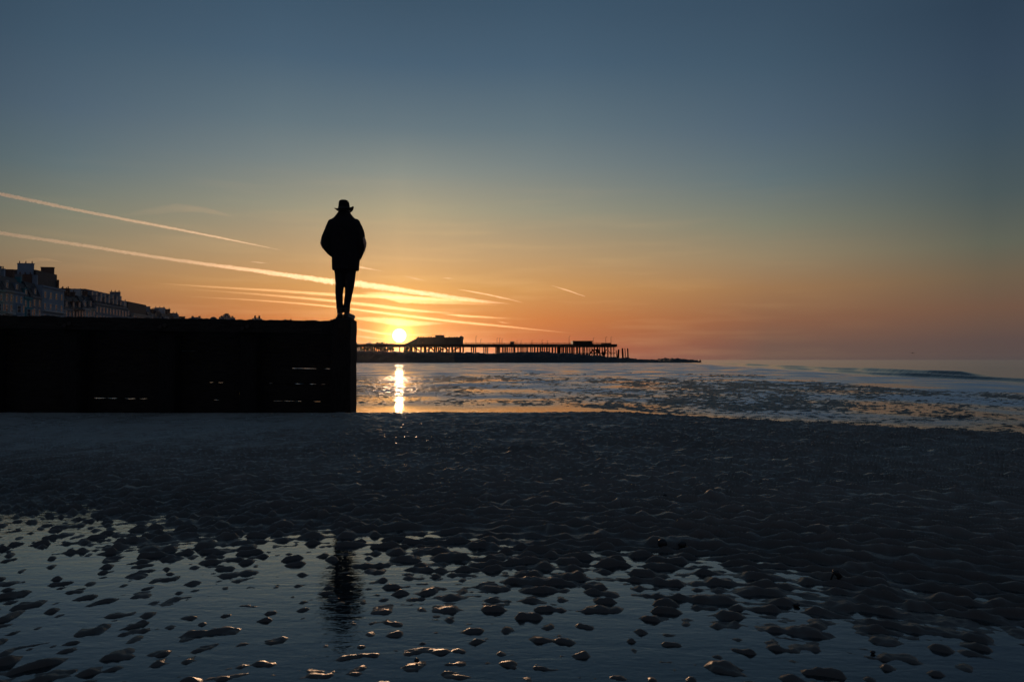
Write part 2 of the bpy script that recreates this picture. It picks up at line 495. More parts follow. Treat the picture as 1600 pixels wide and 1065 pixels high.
rows = [0.6]
while rows[-1] < 12.6:
    y = rows[-1]
    step = .42 * y * y / (HC * 796)
    step = min(max(step, .0045), .021)
    if y < 2.0: step = .03
    rows.append(y + step)
t = cols_t(.69, 1040, 3.2, 40)
Yg, Tg = np.meshgrid(np.array(rows), t, indexing='ij')
Xg = Tg * np.maximum(Yg, 1.2)
Zg = ground_z(Xg, Yg)
sand = link('sand', grid_mesh('sand', Xg, Yg, Zg), M_SAND)
tag(sand, kind='structure')
YEND = rows[-1]
print('near sand', Xg.shape)

def far_z(X, Y):
    z, b, back, far = base_z(X, Y)
    z = z + .004 * (1 - far) * perlin(X / .25, Y / .2, 41)
    s = X - shore_x(Y)
    # speckled flats: broken low ripples just above and below the film
    d = .19 + .0062 * Y
    sp = .012 * perlin(X / (2.6 * d), Y / (4.2 * d), 42) + .017 * perlin(X / (.75 * d), Y / (.7 * d), 43) + .018 * perlin(X / (.38 * d), Y / (.32 * d), 44) + .013 * perlin(X / (.21 * d), Y / (.2 * d), 47)
    smooth = ss(11.5, 16.5, X + 2.5 * perlin(X * .2, Y * .06, 48) + 1.2 * perlin(X * .6, Y * .2, 49))
    sp = (sp * (1 - .6 * ss(28, 60, Y)) - .012 * ss(28, 60, Y)) * (1 - smooth) * far
    z = z + sp - .035 * smooth - .010 * ss(70, 120, Y)
    # low bars left in the swash
    z = z + .043 * smooth * np.exp(-((s + 7 - 1.2 * perlin(Y * .05, Y * 0, 45)) / .5) ** 2) * ss(.0, .5, perlin(Y * .03, Y * 0 + 3.3, 46) + .15)
    z = z - .03 * np.clip(s + 2, 0, 60)
    return np.maximum(z, -3.0)

rows2 = [YEND]
while rows2[-1] < 9000:
    y = rows2[-1]
    step = .30 * y * y / (HC * 796)
    step = max(step, .05)
    if y > 300: step = y * .2
    rows2.append(y + step)
rows2 = np.array(rows2)
t2 = cols_t(.69, 560, 3.2, 30)
Yf, Tf = np.meshgrid(rows2, t2, indexing='ij')
Xf = Tf * Yf
Zf = far_z(Xf, Yf)
Zf[0] = np.interp(Xf[0], Xg[-1], Zg[-1])
flats = link('tidal_flats', grid_mesh('tidal_flats', Xf, Yf, Zf), M_SAND)
tag(flats, kind='structure')
print('flats', Xf.shape)

# water of the near pool, lying among the ripples
yy = np.linspace(.6, 9.0, 60); xx = np.linspace(-9, 7, 60)
Yw, Xw = np.meshgrid(yy, xx, indexing='ij')
pool = link('pool_water', grid_mesh('pool_water', Xw, Yw, np.zeros_like(Xw)), M_POOL)
tag(pool, kind='structure')

# film of water on the far flats and the sea, both laid out along the curving shoreline
def shore_line(Y): return shore_x(Y) - 1.1 * perlin(Y * .06, Y * 0, 51) * (1 - ss(200, 400, Y))
rows3 = [8.0]
while rows3[-1] < 9000:
    y = rows3[-1]
    step = max(.35 * y * y / (HC * 796), .08)
    if y > 300: step = y * .12
    rows3.append(y + step)
rows3 = np.array(rows3)
sf = -np.concatenate([[.6, 3, 8, 15, 25, 40, 80, 200, 600, 2000, 7000]])[::-1]
SF, YF3 = np.meshgrid(sf, rows3, indexing='xy')
tag(link('shallow_water', grid_mesh('shallow_water', shore_line(YF3) + SF, YF3, np.full_like(SF, ZB)), M_FILM), kind='structure')
def wave_h(S, Y):
    q = S - .28 * perlin(Y * .22, Y * 0 + 2, 52)
    def crest(s0, amp, wf, wb):
        d = q - s0
        return amp * np.where(d < 0, np.exp(-(d / wf) ** 2), np.exp(-(d / wb) ** 2))
    z = crest(.7, .22, .20, .6) * (.75 + .5 * perlin(Y * .09, Y * 0 + 1, 57)) * (1 - ss(60, 130, Y))
    wv = .72 + .28 * np.exp(-((Y - 46) / 4.0) ** 2)
    wv = wv * ss(40.5, 43.5, Y) * (1 - .6 * ss(110, 200, Y))
    z += crest(4.2, .38, .24, .9) * wv * (.8 + .4 * perlin(Y * .10, Y * 0 + 8, 53))
    z += crest(9.5, .05, .7, 2.0) * ss(.0, .6, perlin(Y * .05, Y * 0 + 5, 54) + .3)
    z += ss(2, 10, S) * (.020 * perlin(S * .45, Y * .12, 55) + .012 * perlin(S * 1.1, Y * .35, 56))
    return z * (1 - ss(160, 400, Y)) * ss(-.6, -.1, S)
ssea = np.concatenate([np.linspace(-.6, 7, 130), 7 + 60 * np.linspace(0, 1, 90)[1:] ** 1.6, [90, 140, 250, 500, 1000, 2500, 8000]])
SS3, YS3 = np.meshgrid(ssea, rows3, indexing='xy')
tag(link('sea', grid_mesh('sea', shore_line(YS3) + SS3, YS3, ZB + wave_h(SS3, YS3)), M_SEA), kind='structure')

# rock and shingle bank the pier stands on
bx = np.linspace(-150, 58, 520); by = np.linspace(226, 300, 46)
BY, BX = np.meshgrid(by, bx, indexing='ij')
top = np.interp(BX, [-150, -60, -48, -20, -6, 0, 6, 14, 22, 30, 38, 44, 47, 49, 53, 56, 58],
                [4.2, 3.6, 3.3, 2.9, 2.6, 2.9, 3.1, 2.7, 2.4, 1.5, .95, .5, .15, .9, 1.0, .45, -.5])
prof = ss(230, 244, BY) * (1 - .35 * ss(262, 300, BY))
BZ = -.5 + (top + .5) * prof + .45 * prof * perlin(BX * .35, BY * .35, 61) + .35 * prof * perlin(BX * .9, BY * .9, 62) + .3 * prof * np.abs(perlin(BX * 1.7, BY * 1.7, 63))
tag(link('rock_bank', grid_mesh('rock_bank', BX, BY, BZ), M_ROCK), kind='structure')

# land behind the beach: promenade terrace and far hills
US = Vector((-.12, 1, 0)).normalized()
def street(Y): return -109.8 - .12 * Y
m = MB()
pl = [(street(Y) + off, Y) for Y, off in ((120, 14), (560, 14))] + [(street(560) - 120, 560), (street(120) - 120, 120)]
m.prism(pl, -1.0, 4.5)
tag(m.build('promenade', M_PAVE), kind='structure')
hx = np.linspace(-1100, -55, 240); hy = np.linspace(560, 2200, 110)
HY, HX = np.meshgrid(hy, hx, indexing='ij')
def hill_z(X, Y):
    edge = ss(-75, -120, X) * ss(560, 640, Y)
    z = -2 + 6.5 * edge
    z = z + 37 * np.exp(-((X + 405) / 125) ** 2 - ((Y - 1000) / 220) ** 2) + 34 * ss(-380, -640, X) * ss(700, 950, Y)
    z = z + 12 * np.exp(-((X + 250) / 70) ** 2 - ((Y - 1000) / 200) ** 2)
    z = z + 50 * np.exp(-((X + 318) / 27) ** 2 - ((Y - 1500) / 120) ** 2)
    return z + edge * (2.2 * perlin(X * .012, Y * .012, 71) + 1.2 * perlin(X * .05, Y * .05, 72))
tag(link('hill', grid_mesh('hill', HX, HY, hill_z(HX, HY)), M_LAND), kind='structure')

# ------------------------------------------------------------------ terrace of houses on the seafront
win_frame = MB()
for a in ((-.55, -.43, 0, 1.9), (.43, .55, 0, 1.9), (-.43, .43, 0, .12), (-.43, .43, 1.78, 1.9), (-.43, .43, .90, .98)):
    win_frame.box(a[0], a[1], -.10, .05, a[2], a[3])
win_frame = win_frame.mesh('window'); win_frame.materials.append(M_WHITE)
win_pane = MB().box(-.43, .43, -.04, .02, .12, 1.78).mesh('pane'); win_pane.materials.append(M_GLASS)
pot = MB().tube([(0, 0, 0), (0, 0, .65)], [.17, .13], 8).mesh('chimney_pot'); pot.materials.append(M_BRICK)

def window(par, x, y, z, rz=0.0, sx=1.0, sz=1.0):
    w = link('window', win_frame, None, par); w.location = (x, y, z); w.rotation_euler = (0, 0, rz); w.scale = (sx, 1, sz)
    p = link('pane', win_pane, None, w)
    return w

def house(Y0, Y1, top, wall, label, style='bay', chim=2, cat='house'):
    """local x runs along the street, local y into the house"""
    base = 4.5
    w = (Y1 - Y0) * 1.007
    o = empty('terraced_house', (street(Y0), Y0, base), math.atan2(US.y, US.x))
    tag(o, label, cat, 'houses along the seafront')
    D = 11.0
    He = top - base - 6.2
    wm = M_STUCCO[wall]
    b = MB(); b.box(.01, w - .01, 0, D, 0, He)
    b.box(.01, w - .01, -.35, -.002, He - .55, He - .1)      # cornice
    b.build('wall', wm, o)
    nst = 5; sh = (He - 1.2) / nst
    if style == 'bay':
        bw = min(4.2, w * .55); c = w * .5; bh = sh * 4 + .7
        b = MB(); b.prism([(c - bw / 2, -.003), (c - bw / 2 + 1.0, -1.25), (c + bw / 2 - 1.0, -1.25), (c + bw / 2, -.003)], 0, bh)
        for k in range(1, 5):
            b.prism([(c - bw / 2 - .14, -.004), (c - bw / 2 + .92, -1.42), (c + bw / 2 - .92, -1.42), (c + bw / 2 + .14, -.004)], k * sh + .35, k * sh + .55)
        b.build('bay', wm, o)
        ca = math.atan2(-1.25, 1.0)
        for k in range(nst):
            z = k * sh + .95
            if k < 4:
                window(o, c - bw / 2 + .5, -.66, z, ca, .95, 1.05)
                window(o, c, -1.28, z, 0, .9, 1.05)
                window(o, c + bw / 2 - .5, -.66, z, -ca, .95, 1.05)
            else:
                window(o, c - 1.3, -.03, z, 0, .9, .95); window(o, c + 1.3, -.03, z, 0, .9, .95)
    else:
        nw = max(2, int(w / 3.0))
        for k in range(nst):
            for j in range(nw):
                window(o, (j + .5) * w / nw, -.03, k * sh + .95, 0, 1.1, 1.05)
        for k in (1, 3):
            b = MB().box(.3, w - .3, -.9, -.003, k * sh + .45, k * sh + .62)
            for j in range(int(w / .6)):
                b.box(.3 + j * .6, .36 + j * .6, -.88, -.82, k * sh + .62, k * sh + 1.5)
            b.box(.3, w - .3, -.9, -.8, k * sh + 1.5, k * sh + 1.56)
            b.build('balcony', M_WHITE, o)
    rh = 3.9
    b = MB()
    if style == 'flat':
        b.box(.4, w - .4, 2.0, D - .5, He, He + rh + .6)
        rf = b.build('roof', M_SLATE, o)
    elif style == 'hotel':
        b.loft([[(0, .2, He), (w, .2, He), (w, D, He), (0, D, He)], [(2, 4.0, He + rh * 1.25), (w - 2, 4.0, He + rh * 1.25), (w - 2, D - 4, He + rh * 1.25), (2, D - 4, He + rh * 1.25)]])
        rf = b.build('roof', M_SLATE, o)
    else:
        b.loft([[(0, .3, He), (w, .3, He), (w, D, He), (0, D, He)], [(0, 2.1, He + rh), (w, 2.1, He + rh), (w, D - 2.1, He + rh), (0, D - 2.1, He + rh)]])
        b.loft([[(0, 2.1, He + rh), (w, 2.1, He + rh), (w, D - 2.1, He + rh), (0, D - 2.1, He + rh)], [(0, D / 2 - .1, He + rh + .9), (w, D / 2 - .1, He + rh + .9), (w, D / 2 + .1, He + rh + .9), (0, D / 2 + .1, He + rh + .9)]])
        rf = b.build('roof', M_SLATE, o)
    nd = max(1, int(w / 3.6))
    rows_d = [(.75, .5), (2.5, 1.9)] if style == 'hotel' else ([(.55, .75)] if style != 'flat' else [])
    for dz, dy in rows_d:
        for j in range(nd):
            x = (j + .5) * w / nd
            b = MB().box(x - .75, x + .75, dy - .2, dy + 2.2, He + dz, He + dz + 1.75)
            b.box(x - .9, x + .9, dy - .35, dy + 2.3, He + dz + 1.75, He + dz + 1.9)
            b.build('dormer', M_STUCCO['white'] if j % 2 else wm, o)
            window(o, x, dy - .24, He + dz + .15, 0, .9, .72)
    for k in range(chim):
        x = .02 if k == 0 else w - .62
        if chim == 1: x = w - .62
        b = MB().box(x, x + .6, 1.5, D - 1.2, He - .5, He + rh * .75)
        y0 = 2.4 + rnd.random() * .8; y1 = y0 + 3.0 + rnd.random() * 2.2; zt = He + rh + 1.6 + rnd.random() * 1.1
        b.box(x - .12, x + .72, y0, y1, He - .3, zt); b.box(x - .22, x + .82, y0 - .1, y1 + .1, zt, zt + .25)
        ch = b.build('chimney', M_BRICK if k else wm, rf)
        np_ = 3
        if rnd.random() < .45: continue
        for q in range(np_):
            p = link('chimney_pot', pot, None, o)
            p.location = (x + .3, y0 + .4 + q * (y1 - y0 - .8) / (np_ - 1), zt + .25)
    return o

HS = [
    (196, 201, 25.5, 'cream', 'bay', 2, 'cream bay-fronted terraced house cut by the left edge of the picture'),
    (201, 206, 25.5, 'white', 'bay', 2, 'white bay-fronted house second in the terrace from the left edge'),
    (206, 211.6, 25.6, 'green', 'bay', 1, 'pale green bay-fronted house under the left end of the wide chimney stack'),
    (211.6, 216.5, 25.8, 'cream', 'balcony', 1, 'cream house with balconies left of the pale house beside the teal one'),
    (216.5, 222.2, 25.8, 'blue', 'bay', 2, 'pale blue bay-fronted house immediately left of the teal house'),
    (222.2, 226.8, 24.8, 'teal', 'bay', 1, 'teal painted bay-fronted house, the only teal one in the terrace'),
    (226.8, 233, 25.4, 'grey', 'balcony', 2, 'grey house with balconies immediately right of the teal house'),
    (233, 247.6, 29.0, 'blue', 'flat', 2, 'tall blue-grey block with high chimneys that towers over the terrace'),
    (247.6, 253.6, 23.2, 'grey', 'bay', 2, 'low grey house tucked against the right of the tall chimneyed block'),
    (253.6, 258, 23.4, 'brick', 'bay', 1, 'dark brick bay house second right of the tall chimneyed block'),
    (258, 262.5, 23.6, 'brick', 'balcony', 2, 'dark brick house with balconies third right of the tall chimneyed block'),
    (262.5, 267, 24.2, 'white', 'bay', 1, 'white dormered bay house two left of the long mansard hotel'),
    (267, 271.7, 24.6, 'cream', 'bay', 2, 'cream dormered bay house next left of the long mansard hotel'),
    (271.7, 301.7, 26.6, 'grey', 'hotel', 1, 'long grey seafront hotel with two rows of dormers in its mansard roof'),
    (301.7, 308, 23.4, 'white', 'bay', 1, 'white bay house between the long hotel and the flat-roofed block'),
    (308, 329.5, 25.2, 'cream', 'flat', 0, 'broad flat-roofed block standing above the far half of the terrace'),
    (329.5, 335.5, 23.2, 'blue', 'bay', 1, 'pale blue house first beyond the broad flat-roofed block'),
    (335.5, 341, 22.8, 'cream', 'bay', 2, 'cream house second beyond the broad flat-roofed block'),
    (341, 348, 23.6, 'grey', 'flat', 1, 'grey flat-roofed house third beyond the broad flat-roofed block'),
    (348, 356, 23.6, 'white', 'bay', 1, 'white house fourth beyond the broad flat-roofed block'),
    (356, 365, 23.6, 'cream', 'flat', 2, 'cream flat-roofed house third from the far end of the terrace'),
    (365, 375, 23.2, 'grey', 'bay', 1, 'grey bay house second from the far end of the terrace'),
    (375, 387, 22.4, 'white', 'bay', 2, 'white house at the very far end of the seafront terrace'),
]
for Y0, Y1, top, wall, style, ch, lab in HS:
    house(Y0, Y1, top, wall, lab, style, ch, 'hotel' if style == 'hotel' else 'house')

# ------------------------------------------------------------------ far houses and trees
def gz(X, Y): return float(hill_z(np.array([X]), np.array([Y]))[0])
def far_house(px0, px1, ptop, Y, label, kind):
    a = at(px0, ptop, Y); b = at(px1, ptop, Y)
    cx = (a[0] + b[0]) / 2; w = b[0] - a[0]
    g = gz(cx, Y) - 3
    o = empty('far_building', (cx, Y, g)); tag(o, label, 'building', 'buildings on the far hillside')
    h = a[2] - g
    if kind == 'dome':
        MB().box(-w / 2, w / 2, 0, w, 0, h - w * .42).build('wall', M_STUCCO['cream'], o)
        rings = []
        for k in range(7):
            q = k / 6 * math.pi / 2; r = w * .5 * math.cos(q) + .05
            rings.append([(r * math.cos(t_), w / 2 + r * math.sin(t_), h - w * .42 + .02 + w * .42 * math.sin(q)) for t_ in np.linspace(0, 2 * math.pi, 17)[:-1]])
        MB().loft(rings).build('dome', M_SLATE, o, True)
    else:
        hw = h - w * .16
        MB().box(-w / 2, w / 2, 0, 12, 0, hw).build('wall', M_STUCCO['cream' if kind != 'block' else 'grey'], o)
        b_ = MB().loft([[(-w / 2 - .3, -.3, hw), (w / 2 + .3, -.3, hw), (w / 2 + .3, 12.3, hw), (-w / 2 - .3, 12.3, hw)],
                        [(-w / 4, 5, h - .3), (w / 4, 5, h - .3), (w / 4, 7, h - .3), (-w / 4, 7, h - .3)]])
        rf = b_.build('roof', M_SLATE, o)
        for s in (-1, 1):
            cb = MB().box(s * w * .3 - .9, s * w * .3 + .9, 5, 7, hw, h + (2.4 if kind == 'twin' else 1.0)); cb.build('chimney', M_BRICK, rf)
        for k in range(3):
            for j in range(max(2, int(w / 4))):
                window(o, -w / 2 + (j + .5) * w / max(2, int(w / 4)), -.04, hw - 3 - k * 3.2, 0, 1.2, 1.0)
    return o
far_house(294, 312, 494.5, 900, 'far house with a small peaked roof nearest the end of the terrace', 'house')
far_house(326, 337, 494.5, 900, 'small round-topped far building between two far houses', 'dome')
far_house(342, 349, 494, 900, 'low wing at the left of the far stepped block', 'block')
far_house(348.5, 354, 490.5, 905, 'taller middle part of the far stepped block', 'block')
far_house(353.5, 362, 494.5, 900, 'low wing at the right of the far stepped block', 'block')
far_house(394, 405, 495.5, 1000, 'far hilltop house with two tall chimneys', 'twin')
far_house(441, 455, 499.5, 1000, 'last far house low on the right shoulder of the hill', 'house')

def tree(X, Y, g, h, r, label, group='trees on the far shore', n=420):
    o = empty('tree', (X, Y, g)); tag(o, label, 'tree', group)
    b = MB(); b.tube([(0, 0, 0), (.1, 0, h * .3), (0, .1, h * .6)], [.35, .26, .12], 7)
    for k in range(4):
        q = k * 1.6
        b.tube([(0, 0, h * .3), (r * .5 * math.cos(q), r * .5 * math.sin(q), h * .6)], [.16, .05], 5)
    b.build('trunk', M_BARK, o)
    b = MB(); lobes = [(rnd.gauss(0, r * .42), rnd.gauss(0, r * .42), h * (.45 + .38 * rnd.random())) for _ in range(9)]
    for _ in range(n):
        l = rnd.choice(lobes); d = Vector((rnd.gauss(0, 1), rnd.gauss(0, 1), rnd.gauss(0, .8))).normalized() * (r * .42 * rnd.random() ** .4)
        p = Vector(l) + d; p.z = min(p.z, h)
        s = .35 + .4 * rnd.random()
        e1 = Vector((rnd.gauss(0, 1), rnd.gauss(0, 1), rnd.gauss(0, 1))).normalized() * s
        e2 = e1.orthogonal().normalized() * s * .8
        b.add([p - e1, p + e2, p + e1, p - e2], [(0, 1, 2, 3)])
    b.build('crown', M_LEAF, o)
    return o
for px, py, Yt, lab in ((572, 533, 690, 'small rounded tree at the foot of the headland beside the groyne'),
                        (582, 534, 700, 'broad tree behind the pier, second from the headland'),
                        (591, 533, 680, 'tallest round-crowned tree of the row behind the pier'),
                        (600, 535, 700, 'spreading tree behind the pier just left of the sun'),
                        (609, 534, 690, 'low tree directly below and left of the sun'),
                        (637, 537, 700, 'low tree directly right of the sun beside the ramped roof')):
    p = at(px, py, Yt); g = gz(p[0], Yt) - .3
    tree(p[0], Yt, g, p[2] - g, 4.6, lab)
for px, py, Yt, lab in ((373, 497.5, 900, 'dark tree left of the hilltop house'), (414, 499, 980, 'dark tree right of the hilltop house'), (428, 500, 1000, 'dark tree low on the hill right shoulder')):
    p = at(px, py, Yt); g = gz(p[0], Yt) - .3
    tree(p[0], Yt, g, max(p[2] - g, 5), 4.5, lab, 'trees on the hill', 260)

# ------------------------------------------------------------------ ruined pier
YP = 270.0
def pp(px, py, Y=YP): return at(px, py, Y)
DZ1 = pp(700, 538)[2]; DZ0 = pp(700, 542)[2]
pier = empty('pier', (pp(560, 545)[0], YP, 0))
tag(pier, 'long ruined seaside pier on rows of thin piles beyond the flats', 'pier')
PX0 = pier.location.x
def px_l(px): return pp(px, 540)[0] - PX0
def zz(py): return pp(700, py)[2]
MB().box(-75, px_l(960), -7, 7, DZ0, DZ1 - .01).build('deck', M_IRON, pier)
MB().box(px_l(724), px_l(958), -7.35, -7.003, zz(542.6), zz(539.6)).build('girder', M_IRON, pier)
def railing(x0, x1, y):
    b = MB()
    for k in range(int((x1 - x0) / 1.8) + 1):
        b.box(x0 + k * 1.8 - .05, x0 + k * 1.8 + .05, y - .05, y + .05, DZ1, zz(535.9) - .07)
    for q in (zz(535.9), zz(536.9)):
        b.box(x0, x1, y - .045, y + .045, q - .07, q)
    return b.build('railing', M_IRON, pier)
railing(px_l(722), px_l(951), -6.8); railing(px_l(722), px_l(951), 6.8); railing(-75, px_l(640), 6.8)
# ballroom shell with openings right through
x0, x1 = px_l(655), px_l(722); zt = zz(529)
b = MB()
opens = [(px_l(657.6), px_l(659.6)), (px_l(662.4), px_l(664)), (px_l(678.6), px_l(680.2))]
for y in (-6.0, 5.6):
    xa = x0
    for a, c in opens:
        b.box(xa, a, y, y + .4, DZ1, zt); b.box(a, c, y, y + .4, zz(533.6), zt); b.box(a, c, y, y + .4, DZ1, zz(536.6)); xa = c
    b.box(xa, x1, y, y + .4, DZ1, zt)
b.box(x0, x0 + .4, -5.6, 5.6, DZ1, zt); b.box(x1 - .4, x1, -5.6, 5.6, DZ1, zt)
hall = b.build('pavilion', M_PIERWALL, pier)
b = MB(); b.box(x0 - .2, x1 + .2, -6.3, 6.3, zt + .002, zt + .22)
for k in range(17):
    xx_ = x0 + (k + .5) * (x1 - x0) / 17; b.box(xx_ - .25, xx_ + .25, -6.35, -5.9, zt + .22, zt + .22 + .15 + .2 * rnd.random())
b.box(x1 - .35, x1 + .15, -6.32, 6.32, zt + .22, zt + .75)
b.build('roof', M_SLATE, hall)
b = MB(); b.prism([(0, 0), (1, 0), (1, 1), (0, 1)], 0, .01) if False else None
b = MB(); xa = px_l(636)
b.add([(xa, -6, DZ1), (x0 - .01, -6, DZ1), (x0 - .01, -6, zt), (xa, 6, DZ1), (x0 - .01, 6, DZ1), (x0 - .01, 6, zt)], [(0, 1, 2), (3, 5, 4), (0, 3, 4, 1), (1, 4, 5, 2), (0, 2, 5, 3)])
b.build('ramped_roof', M_SLATE, pier)
b = MB(); b.box(px_l(683), px_l(695), -6.6, -2, DZ1, zz(525)); b.box(px_l(682.4), px_l(695.6), -6.8, -1.8, zz(525), zz(524.3))
b.build('tower', M_PIERWALL, pier)
b = MB(); b.box(px_l(893), px_l(923), -6, 3, DZ1, zz(534)); b.box(px_l(892.4), px_l(923.4), -6.5, 3.5, zz(534), zz(533)); b.build('shelter', M_IRON, pier)
b = MB(); b.box(px_l(797.5), px_l(803.5), -6, -3.5, DZ1, zz(534.6)); b.box(px_l(796.6), px_l(804.3), -6.3, -3.2, zz(534.6), zz(533.9)); b.build('kiosk', M_PIERWALL, pier)
b = MB()
for k in range(14):
    xa = px_l(936) + k * (px_l(951) - px_l(936)) / 14
    b.box(xa, xa + .2, -6.72, -6.6, DZ1, zz(536.4))
b.box(px_l(936), px_l(951), -6.6, -6.5, zz(537.6), zz(537)); b.build('hoarding', M_IRON, pier)
# low shelters at the landward end
for a, c, tp in ((571, 578, 535), (583, 600, 536), (604, 614, 536)):
    b = MB(); b.box(px_l(a), px_l(c), 1, 5, DZ1, zz(tp + 1)); b.loft([[(px_l(a) - .3, .6, zz(tp + 1)), (px_l(c) + .3, .6, zz(tp + 1)), (px_l(c) + .3, 5.4, zz(tp + 1)), (px_l(a) - .3, 5.4, zz(tp + 1))], [(px_l(a) + 1, 2.5, zz(tp)), (px_l(c) - 1, 2.5, zz(tp)), (px_l(c) - 1, 3.5, zz(tp)), (px_l(a) + 1, 3.5, zz(tp))]])
    b.build('shelter', M_PIERWALL, pier)
# lamp posts
lp = MB().tube([(0, 0, 0), (0, 0, 1.9)], [.07, .05], 6); lp.tube([(0, 0, 1.9), (.3, 0, 2.0)], [.04, .03], 5); lp.box(.2, .42, -.06, .06, 1.93, 2.0)
lpm = lp.mesh('lamp_post'); lpm.materials.append(M_IRON)
for px in (745, 750, 776, 780, 784, 808, 814.5, 832, 848, 856.5, 887, 930, 943, 951):
    l = link('lamp_post', lpm, None, pier); l.location = (px_l(px), -6.5 if int(px) % 2 else 6.4, DZ1)
    l.scale = (1, 1, .75 + .6 * rnd.random())
# piles
def pile_mesh(r, name='pile'):
    mm = MB().tube([(0, 0, 0), (0, 0, 1)], r, 8).mesh(name); mm.materials.append(M_IRON); return mm
PM = {.16: pile_mesh(.14), .26: pile_mesh(.2), .42: pile_mesh(.28)}
def pile(px, y, r=.16, z0=.2, lean=0.0):
    l = link('pile', PM[r], None, pier); l.location = (px_l(px), y, z0); l.scale = (1, 1, DZ0 - z0)
    return l
for px in (569, 574, 583, 586, 590, 606, 609.5, 628, 640, 644):
    for y in (-5.5, 5.5): pile(px + (.8 if y > 0 else 0), y, .26)
for px in (646, 661, 666.5, 682, 685, 694.5, 704, 708.5, 721):
    for y in (-6, 6): pile(px + (1.0 if y > 0 else 0), y, .42)
for px in (738.5, 741.5, 757.5, 760.5, 776, 779.5):
    for y in (-6, 6): pile(px + (.5 * y / 6), y, .26)
q = 785.0
while q < 958:
    for y in (-6, 6):
        pile(q + (1.6 if y > 0 else 0) + rnd.uniform(-.8, .8), y, .26 if rnd.random() < .3 else .16)
    q += rnd.uniform(2.8, 5.2)
# diagonal braces and walings
def brace(pa, ya, pb, yb, y=-6.0, r=.14):
    MB().tube([(px_l(pa), y, zz(ya)), (px_l(pb), y, zz(yb))], r, 6).build('brace', M_IRON, pier)
for a, ya, c, yb in ((650, 542.5, 661, 549.5), (678, 542.5, 667, 549.5), (688, 549.5, 694, 545), (696, 542.5, 704, 549), (719, 542.5, 709, 549.5), (676, 543, 682, 549)):
    brace(a, ya, c, yb, -6.0, .2)
for a, c, yq in ((790, 958, 552), (650, 722, 550.5), (900, 925, 552.6)):
    MB().box(px_l(a), px_l(c), -6.12, -5.9, zz(yq) - .1, zz(yq) + .1).build('waling', M_IRON, pier)
for k in range(16):   # tangle of fallen ironwork below the seaward end
    pa = rnd.uniform(926, 950); pb = pa + rnd.uniform(-9, 9)
    brace(pa, rnd.uniform(543, 550), pb, rnd.uniform(551, 560), rnd.uniform(-5, 5), rnd.choice((.1, .14, .22)))
# broken piles left standing past the end
for (pa, ya), (pb, yb), r, lab in (((964.5, 561), (962.8, 547), .14, 'thin leaning broken pile first past the end of the pier'),
                                   ((965.6, 561), (966.6, 545.6), .32, 'thickest broken pile standing past the end of the pier'),
                                   ((973.6, 562), (972.4, 543.8), .30, 'tapered broken pile in the middle of those past the pier'),
                                   ((977.6, 562), (976.4, 543.8), .14, 'thin broken pile second from the seaward end'),
                                   ((981.6, 561), (980.6, 543.6), .24, 'outermost broken pile nearest the open sea')):
    a = at(pa, ya + 1.5, YP - 4); c = at(pb, yb, YP - 4)
    o = empty('timber_pile', tuple(a)); tag(o, lab, 'pile', 'broken piles past the pier')
    d = Vector(c - a)
    MB().tube([(0, 0, -1), d * .45, d * .97, d], [r * 1.25, r, r * .85, r * .35], 9).build('shaft', M_TIMBER2, o)
    MB().tube([d * .55, d * .6], [r * 1.12, r * 1.12], 9).build('iron_band', M_IRON, o)

# ------------------------------------------------------------------ groyne
YG = 12.3; MPP = YG / F
def gx(px): return (px - 800) * MPP
def gzv(py): return HC + (562 - py) * MPP
XE = gx(553.5)
SL = (gzv(493) - gzv(502)) / (gx(553) - gx(0))       # rise per metre towards the land
groyne = empty('groyne', (XE, YG, 0)); tag(groyne, 'dark weathered timber groyne of horizontal planks that the person stands on', 'groyne')
def noise1(x, s): return float(perlin(np.array([x]), np.array([s * 3.7]), int(s * 7) % 50)[0])
rows_py = [502.0, 525.0, 551.0, 575.6, 599.6, 626.6, 655.0]     # seams at the seaward end
GAPS = {3: [(455, 522)], 4: [(325, 352), (368, 384), (418, 429), (440, 512)], 5: [(144, 241), (276, 284), (328, 352), (412, 416), (425, 522)], 2: [(280, 330)]}
def plank(xa, xb, r, proud, seed):
    """xa, xb local x (negative = landward); r row index from the top"""
    n = max(4, int((xb - xa) / .035))
    th = .085
    rings = []
    for i in range(n + 1):
        x = xa + (xb - xa) * i / n
        rise = -x * SL
        zt_ = gzv(rows_py[r]) + rise - .003; zb_ = gzv(rows_py[r + 1]) + rise + .003 - .006
        zt_ += .004 * noise1(x * 6, seed); zb_ -= .004
        pxl = 553.5 + x / MPP
        for a, c in GAPS.get(r, []):      # worn upper edge: daylight between this plank and the one above
            if a < pxl < c:
                zt_ -= max(.004, .0135 + .011 * noise1(x * 9, seed + 3)) * min(1, min(pxl - a, c - pxl) / 4)
        if r == 0: zt_ += .012 * noise1(x * 4, seed) + .010 * noise1(x * 13, seed + 1)
        j = .006 * noise1(x * 3, seed + 2)
        y0, y1 = -th / 2 - proud + j, th / 2 - proud + j
        rings.append([(x, y0, zb_), (x, y1, zb_), (x, y1 + .004, (zb_ + zt_) / 2), (x, y1, zt_), (x, (y0 + y1) / 2, zt_ + .006), (x, y0, zt_), (x, y0 - .005, (zb_ + zt_) / 2)])
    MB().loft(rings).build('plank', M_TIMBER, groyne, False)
for r in range(6):
    x = -.03 - (r % 2) * .0
    k = 0
    while x > -19:
        L = (2.4 if k else 1.5 + .8 * (r % 2)) + rnd.random() * .9
        plank(x - L, x, r, .004 * (r % 2), 1 + r * 5 + k * 1.3)
        x -= L + .002; k += 1
